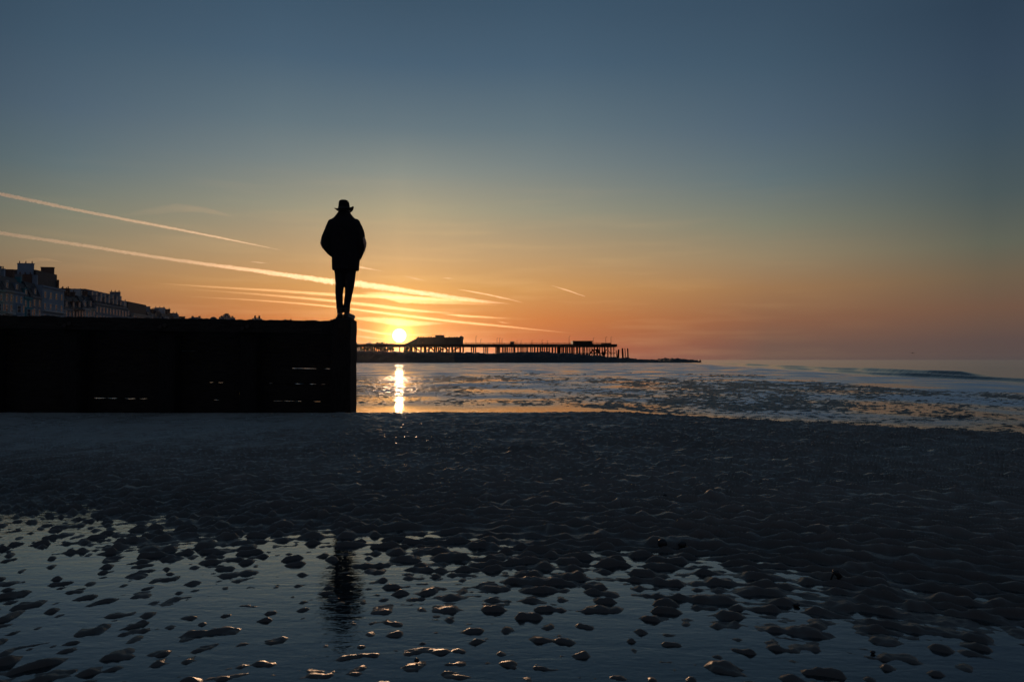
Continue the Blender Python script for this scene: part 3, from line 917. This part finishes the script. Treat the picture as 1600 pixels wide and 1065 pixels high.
# posts on the near side, between planks and beach
def post(px0, px1, ptop, seed, y0=-.36, y1=-.065):
    xa, xb = gx(px0) - XE, gx(px1) - XE
    rings = []
    zt_ = gzv(ptop)
    for i in range(15):
        z = -.5 + (zt_ + .5) * i / 14
        e = .010 * noise1(z * 7, seed); f_ = .010 * noise1(z * 6, seed + 1)
        ch = .035
        a0, b0 = xa + e, xb + f_
        rings.append([(a0 + ch, y0, z), (b0 - ch, y0, z), (b0, y0 + ch, z), (b0, y1 - ch, z), (b0 - ch, y1, z), (a0 + ch, y1, z), (a0, y1 - ch, z), (a0, y0 + ch, z)])
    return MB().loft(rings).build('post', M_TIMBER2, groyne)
post(522, 553, 500.6, 3, -.30, .25)
for k, (a, c) in enumerate(((386, 411), (262, 287), (118, 143), (-12, 16), (-150, -124), (-290, -262), (-430, -400), (-580, -552), (-740, -712), (-900, -874))):
    post(a, c, 502 - (553 - a) * .0162 + 6, 10 + k * 3)
# waling beam along the top and bolts
rings = []
for i in range(60):
    x = -.40 - 18.4 * i / 59
    z1 = gzv(509) - x * SL + .006 * noise1(x * 3, 40); z0 = gzv(523) - x * SL + .006 * noise1(x * 3, 41)
    rings.append([(x, -.44, z0), (x, -.365, z0), (x, -.365, z1), (x, -.44, z1)])
MB().loft(rings).build('waling', M_TIMBER, groyne)
bolt = MB().tube([(0, -.475, 0), (0, -.44, 0)], .03, 6).mesh('bolt'); bolt.materials.append(M_IRON)
for a in (398, 274, 130, 2):
    for dz in (-.035, .035):
        o = link('bolt', bolt, None, groyne); x = gx(a) - XE + dz; o.location = (x, 0, gzv(516) - x * SL + dz * .4)
# worn stone cap on the end post
b = MB(); rings = []
for z, g in ((gzv(501.0), .0), (gzv(499.3), .012), (gzv(498.2), .03)):
    rings.append([(gx(524.5) - XE + g + .012 * noise1(k * 1.3, 60), 0, 0) for k in range(1)])
capx0, capx1 = gx(525) - XE, gx(552) - XE
rings = []
for z, g in ((gzv(500.7), .0), (gzv(499.8), -.008), (gzv(498.9), .010), (gzv(498.6), .03)):
    ring = []
    for k in range(28):
        q = 2 * math.pi * k / 28
        sx, sy = abs(math.cos(q)) ** .4 * (1 if math.cos(q) > 0 else -1), abs(math.sin(q)) ** .4 * (1 if math.sin(q) > 0 else -1)
        nn = .008 * noise1(k * 1.7 + z * 30, 61)
        ring.append(((capx0 + capx1) / 2 + sx * ((capx1 - capx0) / 2 - g + nn), -.02 + sy * (.26 - g + nn), z))
    rings.append(ring)
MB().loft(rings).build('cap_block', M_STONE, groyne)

# ------------------------------------------------------------------ person
FEET_Z = gzv(498.6)
person = empty('person', (gx(536.8), YG - .02, FEET_Z))
tag(person, 'person in brimmed hat and dark coat standing with hands in pockets on groyne end', 'person')
K = YG / F / 4.842
def X(zx): return (zx - 275) * K
def Z(zy): return (968 - zy) * K
def ell(cx, cy, z, rx, ry, n=24, p=2.4, tilt=0.0):
    r = []
    for k in range(n):
        q = 2 * math.pi * k / n
        c, s = math.cos(q), math.sin(q)
        r.append((cx + math.copysign(abs(c) ** (2 / p), c) * rx, cy + math.copysign(abs(s) ** (2 / p), s) * ry, z + tilt * s))
    return r
def limb(b, pts, rads, n=14, flat=1.0):
    # smooth chain
    P = [Vector(p) for p in pts]
    out_p, out_r = [], []
    for i in range(len(P) - 1):
        for k in range(5):
            f = k / 5
            p0, p1, p2, p3 = P[max(i - 1, 0)], P[i], P[i + 1], P[min(i + 2, len(P) - 1)]
            out_p.append(.5 * ((2 * p1) + (p2 - p0) * f + (2 * p0 - 5 * p1 + 4 * p2 - p3) * f * f + (3 * p1 - p0 - 3 * p2 + p3) * f ** 3))
            out_r.append(rads[i] + (rads[i + 1] - rads[i]) * f)
    out_p.append(P[-1]); out_r.append(rads[-1])
    b.tube(out_p, out_r, n, flat)
    b.ball(P[0], rads[0]); b.ball(P[-1], rads[-1])
def ball(s, c, r, n=10, sc=(1, 1, 1)):
    c = Vector(c); rings = []
    for i in range(1, n):
        q = math.pi * i / n - math.pi / 2
        rings.append([(c.x + sc[0] * r * math.cos(q) * math.cos(2 * math.pi * k / 14), c.y + sc[1] * r * math.cos(q) * math.sin(2 * math.pi * k / 14), c.z + sc[2] * r * math.sin(q)) for k in range(14)])
    return s.loft(rings)
MB.ball = ball
def remesh(o, vox, sm=4):
    r = o.modifiers.new('remesh', 'REMESH'); r.mode = 'VOXEL'; r.voxel_size = vox; r.use_smooth_shade = True
    s = o.modifiers.new('smooth', 'SMOOTH'); s.iterations = sm; s.factor = .5
    return o
# body: one continuous figure under the clothes
b = MB()
b.loft([ell(.012, 0, z, rx, ry) for z, rx, ry in ((.80, .16, .11), (.92, .165, .115), (1.05, .15, .10), (1.2, .16, .11), (1.36, .175, .115), (1.45, .15, .10), (1.50, .08, .07))])
limb(b, [(.005, .01, 1.44), (.0, .02, 1.56), (.0, .03, 1.62)], [.07, .062, .06])
b.ball((-.002, .035, 1.70), .105, 12, (.78, .95, 1.18))
b.ball((-.002, .135, 1.685), .018, 8, (.8, 1.3, 1.3))                    # nose
for s in (-1, 1):
    b.ball((-.002 + s * .082, .03, 1.695), .028, 8, (.4, .8, 1.2))       # ear
    b.ball((-.002 + s * .034, .118, 1.708), .014, 8, (1.2, .7, .8))      # eye
b.ball((-.002, .118, 1.650), .022, 8, (1.4, .6, .5))                     # mouth
b.ball((-.002, .10, 1.615), .03, 8)                                      # chin
limb(b, [(-.07, 0, .84), (X(243), .0, .46), (X(245), -.01, .10)], [.075, .046, .038])
limb(b, [(.10, 0, .84), (X(312), .0, .46), (X(300), -.01, .10)], [.075, .046, .038])
for s, elb, wr in ((-1, (X(122), -.05, Z(395)), (X(200), .06, Z(490))), (1, (X(432), -.05, Z(395)), (X(386), .07, Z(500)))):
    limb(b, [(s * .17, 0, 1.43), elb, wr], [.05, .042, .03])
    h0 = Vector(wr); hd = Vector((-.35 * s, .45, -.8)).normalized()
    b.ball(h0 + hd * .05, .042, 8, (.6, 1, 1))                           # palm
    for q in range(4):
        o_ = Vector((0, (q - 1.5) * .019, 0))
        limb(b, [h0 + hd * .06 + o_, h0 + hd * (.11 - .006 * abs(q - 1.4)) + o_, h0 + hd * (.14 - .008 * abs(q - 1.4)) + o_ + Vector((-.015 * s, 0, .006))], [.010, .009, .008], 6)
    limb(b, [h0 + hd * .03 + Vector((0, .035, 0)), h0 + hd * .075 + Vector((-.01 * s, .055, 0))], [.012, .009], 6)
body = remesh(b.build('body', M_SKIN, person), .0075, 3)
# hair at the nape
b = MB(); b.ball((-.002, .015, 1.690), .107, 12, (.82, .93, .95)); hair = remesh(b.build('hair', M_HAIR, person), .012, 2)
# trousers
b = MB()
b.loft([ell(.025, 0, z, rx, ry) for z, rx, ry in ((.72, .166, .115), (.82, .168, .12), (.95, .17, .12))])
limb(b, [(X(248), .0, .80), (X(246), .0, Z(690)), (X(242), .0, Z(780)), (X(246), -.01, Z(850)), (X(250), -.015, Z(905))], [.092, .070, .059, .052, .047])
limb(b, [(X(325), .0, .80), (X(322), .0, Z(690)), (X(313), .0, Z(780)), (X(303), -.01, Z(850)), (X(299), -.015, Z(903))], [.096, .076, .059, .052, .046])
for zx, zy in ((247, 884), (302, 886), (246, 872)):
    b.ball((X(zx), -.01, Z(zy)), .055, 8, (1, 1, .35))
remesh(b.build('trousers', M_TROUSER, person), .008, 3)
# boots
def boot(cx, toe, s):
    b = MB()
    b.loft([ell(cx, -.02, z, rx, ry, 18) for z, rx, ry in ((.10, .048, .055), (.14, .052, .056), (.175, .054, .058))])
    limb(b, [(cx, -.06, .045), (cx + toe * .4, .05, .05), (cx + toe, .19, .042)], [.047, .047, .040])
    b.loft([[(p[0], p[1], zq) for p in ell(cx + toe * .5, .06, 0, .058 + abs(toe) * .22, .165, 18)] for zq in (.0, .028)])
    o = remesh(b.build('boot', M_BOOT, person), .009, 2)
boot(X(255), -.035, -1); boot(X(300), .055, 1)
# coat: torso, skirt, sleeves to the pockets, upturned collar
b = MB()
cw = [(Z(600), X(190), X(388), .165), (Z(560), X(188), X(391), .165), (Z(500), X(186), X(393), .165), (Z(440), X(176), X(392), .165),
      (Z(380), X(172), X(392), .160), (Z(320), X(165), X(392), .158), (Z(270), X(160), X(394), .15), (Z(235), X(160), X(392), .135),
      (Z(212), X(180), X(368), .115), (Z(192), X(203), X(345), .10), (Z(172), X(222), X(328), .092), (Z(158), X(230), X(320), .088)]
b.loft([ell((a + c) / 2, 0, z, (c - a) / 2, ry, 32, 2.5) for z, a, c, ry in cw])
limb(b, [(X(186), 0, Z(240)), (X(150), -.02, Z(320)), (X(138), -.045, Z(393)), (X(168), .0, Z(450)), (X(196), .06, Z(482))], [.068, .066, .062, .058, .050])
limb(b, [(X(366), 0, Z(238)), (X(402), -.02, Z(320)), (X(416), -.045, Z(398)), (X(402), .0, Z(455)), (X(382), .06, Z(490))], [.066, .066, .060, .056, .050])
b.box(X(388), X(396), .05, .14, Z(512), Z(480))
for k, (zx, zy, sx) in enumerate(((442, 383, 1), (440, 408, 1), (436, 430, 1), (404, 498, 1), (113, 410, -1), (128, 440, -1), (150, 466, -1))):   # crumpled sleeve cloth
    b.ball((X(zx) - sx * .032, -.03, Z(zy)), .036, 8, (1, 1.3, .45))
coat = remesh(b.build('coat', M_COAT, person), .011, 3)
tx = bpy.data.textures.new('cloth_folds', 'CLOUDS'); tx.noise_scale = .16
dm = coat.modifiers.new('folds', 'DISPLACE'); dm.texture = tx; dm.strength = .018; dm.mid_level = .5
# collar
b = MB()
b.loft([ell((a + c) / 2, .01, z, (c - a) / 2, ry, 28, 2.2, -.012) for z, a, c, ry in ((Z(200), X(210), X(345), .11), (Z(180), X(220), X(334), .10), (Z(160), X(228), X(324), .095), (Z(154), X(231), X(320), .09))])
remesh(b.build('collar', M_COAT, person), .010, 2)
# hat: pinched crown, brim curled up at the sides
b = MB()
hx = X(274)
rings = []
for zy, a, c, ry in ((140, 231, 319, .11), (120, 232, 317, .108), (96, 233, 313, .103), (80, 235, 310, .098), (70, 239, 305, .090), (65, 248, 297, .075), (64, 262, 286, .04)):
    rings.append(ell(X((a + c) / 2), .02, Z(zy), (X(c) - X(a)) / 2, ry, 30, 2.3))
b.loft(rings)
crown = []
n = 40
def brim_ring(f, dz):
    ring = []
    for k in range(n):
        q = 2 * math.pi * k / n
        c, s = math.cos(q), math.sin(q)
        rx = .088 + f * (.058 if c > 0 else .058); ry = .110 + f * .062
        lift = f * f * (c * c) ** 2 * (.052 if c > 0 else .022) - f * (1 - c * c) * .014
        ring.append((X(274) + c * rx, .02 + s * ry, Z(137) + lift + dz))
    return ring
b.loft([brim_ring(0, -.006), brim_ring(.35, -.006), brim_ring(.7, -.006), brim_ring(1, -.007), brim_ring(1.03, 0), brim_ring(1, .007), brim_ring(.7, .006), brim_ring(.35, .006), brim_ring(0, .006)])
hat = remesh(b.build('hat', M_HAT, person), .006, 2)
b = MB(); b.loft([ell(X(274.5), .02, Z(zy), X(319) - X(274.5) + .002, .1125, 30, 2.3) for zy in (132, 118)], cap=False)
b.build('hat_band', M_BAND, hat, True)

# ------------------------------------------------------------------ small things on the beach
def pebble(px, py, wpx, hpx, label, name='pebble', cat='pebble'):
    d = ray(px, py + hpx * .5); tpar = -(HC - .008) / d[2]
    p = np.array([0, 0, HC]) + d * tpar
    g = float(ground_z(np.array([p[0]]), np.array([p[1]]))[0]); g = max(g, 0.0)
    tpar = -(HC - g) / d[2]; p = np.array([0, 0, HC]) + d * tpar
    s = p[1] / F
    b = MB(); rx, rz = wpx * s / 2, hpx * s / 2
    rings = []
    for i in range(1, 10):
        q = math.pi * i / 10 - math.pi / 2
        rings.append([(rx * math.cos(q) * math.cos(u) * (1 + .16 * noise1(u * 1.2 + i * .4, px)), rx * .9 * math.cos(q) * math.sin(u) * (1 + .16 * noise1(u * 1.1 + 4 + i * .3, px)), rz * math.sin(q) * (1 + .1 * noise1(u, px + 1))) for u in np.linspace(0, 2 * math.pi, 15)[:-1]])
    b.loft(rings)
    o = b.build(name, M_PEB, None, True); o.location = (p[0], p[1], g + rz * .95)
    tag(o, label, cat, 'pebbles lying on the wet sand')
    return o
pebble(1035, 848, 15, 15, 'larger black pebble of the pair on the sand edge right of centre')
pebble(1066, 850, 12, 11, 'smaller black pebble right beside the larger one')
pebble(1245, 944, 10, 6, 'small dark pebble in the shallow pool below the ripples')
pebble(1039, 774, 6, 6, 'tiny black pebble up on the rippled bar above the pair')
pebble(651, 1031, 8, 8, 'tiny dark stone alone in the pool near the bottom edge')
pebble(1364, 1018, 8, 5, 'tiny dark stone in the pool at lower right')
# scrap of weed
d = ray(1303, 908); p = np.array([0, 0, HC]) + d * (-(HC - .012) / d[2])
g = max(float(ground_z(np.array([p[0]]), np.array([p[1]]))[0]), 0)
sw = empty('seaweed_scrap', (p[0], p[1], g)); tag(sw, 'black ragged scrap of seaweed caught on a sand ripple at lower right', 'seaweed')
b = MB(); b.tube([(-.014, 0, -.008), (-.008, -.004, .014), (.002, 0, .030), (.000, .006, .036)], [.003, .004, .006, .002], 6, .5); b.build('stem', M_PEB, sw, True)
b = MB(); b.tube([(-.006, 0, .030), (.012, -.006, .022), (.024, 0, .010), (.014, .004, -.004)], [.004, .010, .012, .004], 8, .35); b.tube([(.0, .01, .026), (.020, .012, .026), (.030, .01, .012)], [.003, .007, .002], 6, .4); b.build('frond', M_PEB, sw, True)

# bird and buoy out over the sea
p = at(1426, 551.5, 140)
bird = empty('seabird', tuple(p)); tag(bird, 'tiny dark seabird flying low over the sea at right', 'bird')
b = MB(); b.tube([(0, -.22, 0), (0, -.1, .02), (0, .08, .02), (0, .2, .03), (0, .27, .02)], [.01, .05, .07, .04, .01], 8); b.build('body', M_GULL, bird, True)
for s in (-1, 1):
    b = MB(); b.loft([[(s * .04, -.08, .03), (s * .04, .08, .03), (s * .04, .08, .05), (s * .04, -.08, .05)], [(s * .3, -.05, .12), (s * .3, .08, .12), (s * .3, .08, .13), (s * .3, -.05, .13)], [(s * .62, -.09, .06), (s * .62, -.06, .06), (s * .62, -.06, .065), (s * .62, -.09, .065)]]); b.build('wing', M_GULL, bird)
p = at(1094, 562, 420)
buoy = empty('buoy', (p[0], 420, -.1)); tag(buoy, 'small dark buoy floating just off the end of the rocks', 'buoy')
MB().tube([(0, 0, -.3), (0, 0, .3), (0, 0, .7), (0, 0, .8)], [.3, .62, .5, .2], 12).build('float', M_BUOY, buoy, True)
MB().tube([(0, 0, .8), (0, 0, 1.5)], [.12, .08], 6).build('mast', M_BUOY, buoy)

# ------------------------------------------------------------------ vapour trails and streaks of cloud
def trail(name, pts, wid, dist, tau, label, cat='vapour trail', group='vapour trails', depth=1.0, col=(1, .97, .93), seed=1, rough=.38, ang=.8, n=None):
    """pts: photograph points giving the bearing; wid: width in those pixels at each point"""
    P = [Vector(at(x, y, dist)) for x, y in pts]
    L = sum((P[i + 1] - P[i]).length for i in range(len(P) - 1))
    c0 = P[0].copy()
    n = n or max(24, int(sum(math.hypot(pts[i + 1][0] - pts[i][0], pts[i + 1][1] - pts[i][1]) for i in range(len(pts) - 1)) / 1.5))
    cum = [0]
    for i in range(len(P) - 1): cum.append(cum[-1] + (P[i + 1] - P[i]).length)
    px2m = dist / F
    rings = []
    for k in range(n + 1):
        s = L * k / n
        i = max(j for j in range(len(P) - 1) if cum[j] <= s + 1e-6)
        f = (s - cum[i]) / (cum[i + 1] - cum[i])
        p0, p1, p2, p3 = P[max(i - 1, 0)], P[i], P[i + 1], P[min(i + 2, len(P) - 1)]
        c = p1 + (p2 - p1) * f
        if 0 < i < len(P) - 2 or len(P) > 3:
            c = .5 * ((2 * p1) + (p2 - p0) * f + (2 * p0 - 5 * p1 + 4 * p2 - p3) * f * f + (3 * p1 - p0 - 3 * p2 + p3) * f ** 3)
        w = (wid[i] + (wid[i + 1] - wid[i]) * f) * .5 * px2m
        ring = []
        for q in range(12):
            a = 2 * math.pi * q / 12
            nz_ = 1 + rough * (1.1 * noise1(k * .57, seed + q * .31) + .9 * noise1(k * .13, seed + 5 + q * .2) + .6 * noise1(k * 1.3, seed + 9 + q))
            ring.append(Vector((0, math.cos(a) * w * depth * nz_, math.sin(a) * w * nz_)) + c - c0)
        rings.append(ring)
    o = MB().loft(rings).build(name, vapour(name, 1.4 * tau / (max(wid) * px2m * depth), col, ang), None, True)
    o.location = c0
    tag(o, label, cat, group)
    return o
trail('vapour_trail', [(-120, 281), (0, 303), (120, 328), (250, 353), (340, 370.5), (440, 391)], [6.5, 6, 5, 4.2, 3.2, .4], 30000, .55, 'upper white vapour trail sloping down from the left edge', seed=1)
trail('vapour_trail', [(-120, 347), (0, 364), (130, 383.5), (260, 404), (400, 423), (520, 440)], [6.6, 6, 5.4, 5.2, 6.4, 9], 36000, .50, 'long lower vapour trail running behind the standing person', seed=2)
trail('vapour_trail', [(520, 440), (560, 443.5), (620, 452), (690, 462), (750, 470), (800, 475)], [9, 10, 9, 7, 5, .4], 36000, .30, 'brightest vapour trail right of the person above the sun', seed=3)
trail('vapour_trail', [(391, 408.5), (404, 410), (420, 411.5)], [.6, 1.6, .3], 36000, .16, 'very short faint vapour trail between the two long ones', seed=4)
trail('vapour_trail', [(545, 414), (566, 418), (580, 420.5), (600, 424)], [2.2, 2.6, 2, .3], 36000, .16, 'short vapour trail touching the coat at the right of the person', seed=5)
trail('vapour_trail', [(715, 452), (740, 456), (780, 464), (818, 473)], [.6, 2.0, 2.2, .6], 40000, .16, 'thin straight vapour trail above the middle of the pier', seed=6)
trail('vapour_trail', [(862, 446), (885, 453), (914, 463)], [.8, 2.4, 1.4], 40000, .24, 'small isolated vapour trail furthest right in the sky', seed=7)
trail('vapour_trail', [(628, 430), (650, 435.5), (668, 439)], [.8, 3.0, .4], 40000, .07, 'faint short vapour smudge above the bright trail', seed=8)
trail('vapour_trail', [(690, 433.5), (700, 434.5), (710, 435.5)], [.5, 2.4, .4], 40000, .09, 'tiny faint vapour fleck over the ruined pavilion', seed=9)
CG = 'streaks of cloud near the sun'
def cloud(pts, wid, tau, label, seed, depth=3.0, dist=60000, ang=.8, col=(1, .86, .62), rough=.22):
    return trail('cloud', pts, wid, dist, tau, label, 'cloud', CG, depth, col, seed, rough, ang)
cloud([(240, 442), (330, 448), (430, 454), (520, 460), (610, 464), (700, 468), (770, 474)], [.5, 3, 4, 5, 6, 5, .5], .22, 'long thin cloud streak starting left of the person, highest of its set', 21)
cloud([(565, 457), (590, 460), (625, 466), (670, 470), (720, 473), (785, 477)], [.5, 9, 15, 10, 5, .5], .26, 'broad blazing cloud streak between the two bright trails', 22)
cloud([(300, 452), (420, 461), (520, 470), (600, 479), (660, 486), (715, 489)], [.5, 3, 4.5, 5.5, 4, .4], .22, 'thin cloud streak second down, passing behind the person', 23)
cloud([(290, 463), (400, 469), (500, 477), (600, 489), (700, 501), (800, 511), (900, 521)], [.4, 2.2, 3, 4, 4, 3, .4], .20, 'longest low cloud streak running down to the pier end', 24)
cloud([(690, 490), (720, 493), (760, 495.5), (800, 497.5)], [.4, 4, 3, .4], .20, 'short bright cloud bar right of the sun above the tower', 25)
cloud([(545, 496), (580, 499), (620, 503), (650, 505), (700, 505)], [2, 8, 13, 9, .5], .24, 'brightest thick cloud bar directly above the sun', 26)
cloud([(545, 512), (570, 516), (600, 521), (640, 523), (690, 521)], [2, 4, 4, 3, .4], .10, 'low thin cloud bar crossing the sun', 27)
cloud([(545, 523), (575, 527), (610, 531)], [1, 4, .4], .08, 'lowest faint cloud wisp left of the sun', 28)
cloud([(775, 501), (785, 503.5), (800, 505.5)], [.4, 2.6, .4], .08, 'tiny cloud fleck between pavilion and kiosk above the pier', 29)
cloud([(180, 338), (240, 330), (285, 325), (330, 330), (370, 340)], [1, 7, 9, 7, 1], .05, 'very faint veil of cloud high above the upper trail end', 30, 6)
cloud([(20, 412), (45, 408), (70, 405), (100, 410)], [1, 5, 5, .5], .08, 'faint warm cloud wisp just above the chimneys at left', 31, 5)

# ------------------------------------------------------------------ air
HAZE = 0.000008
if HAZE:
    b = MB().box(-9500, 9500, -300, 9600, -4.5, 75)
    hz = b.build('haze', vapour('haze', HAZE, (.95, .93, .9), .9)); tag(hz, kind='stuff')
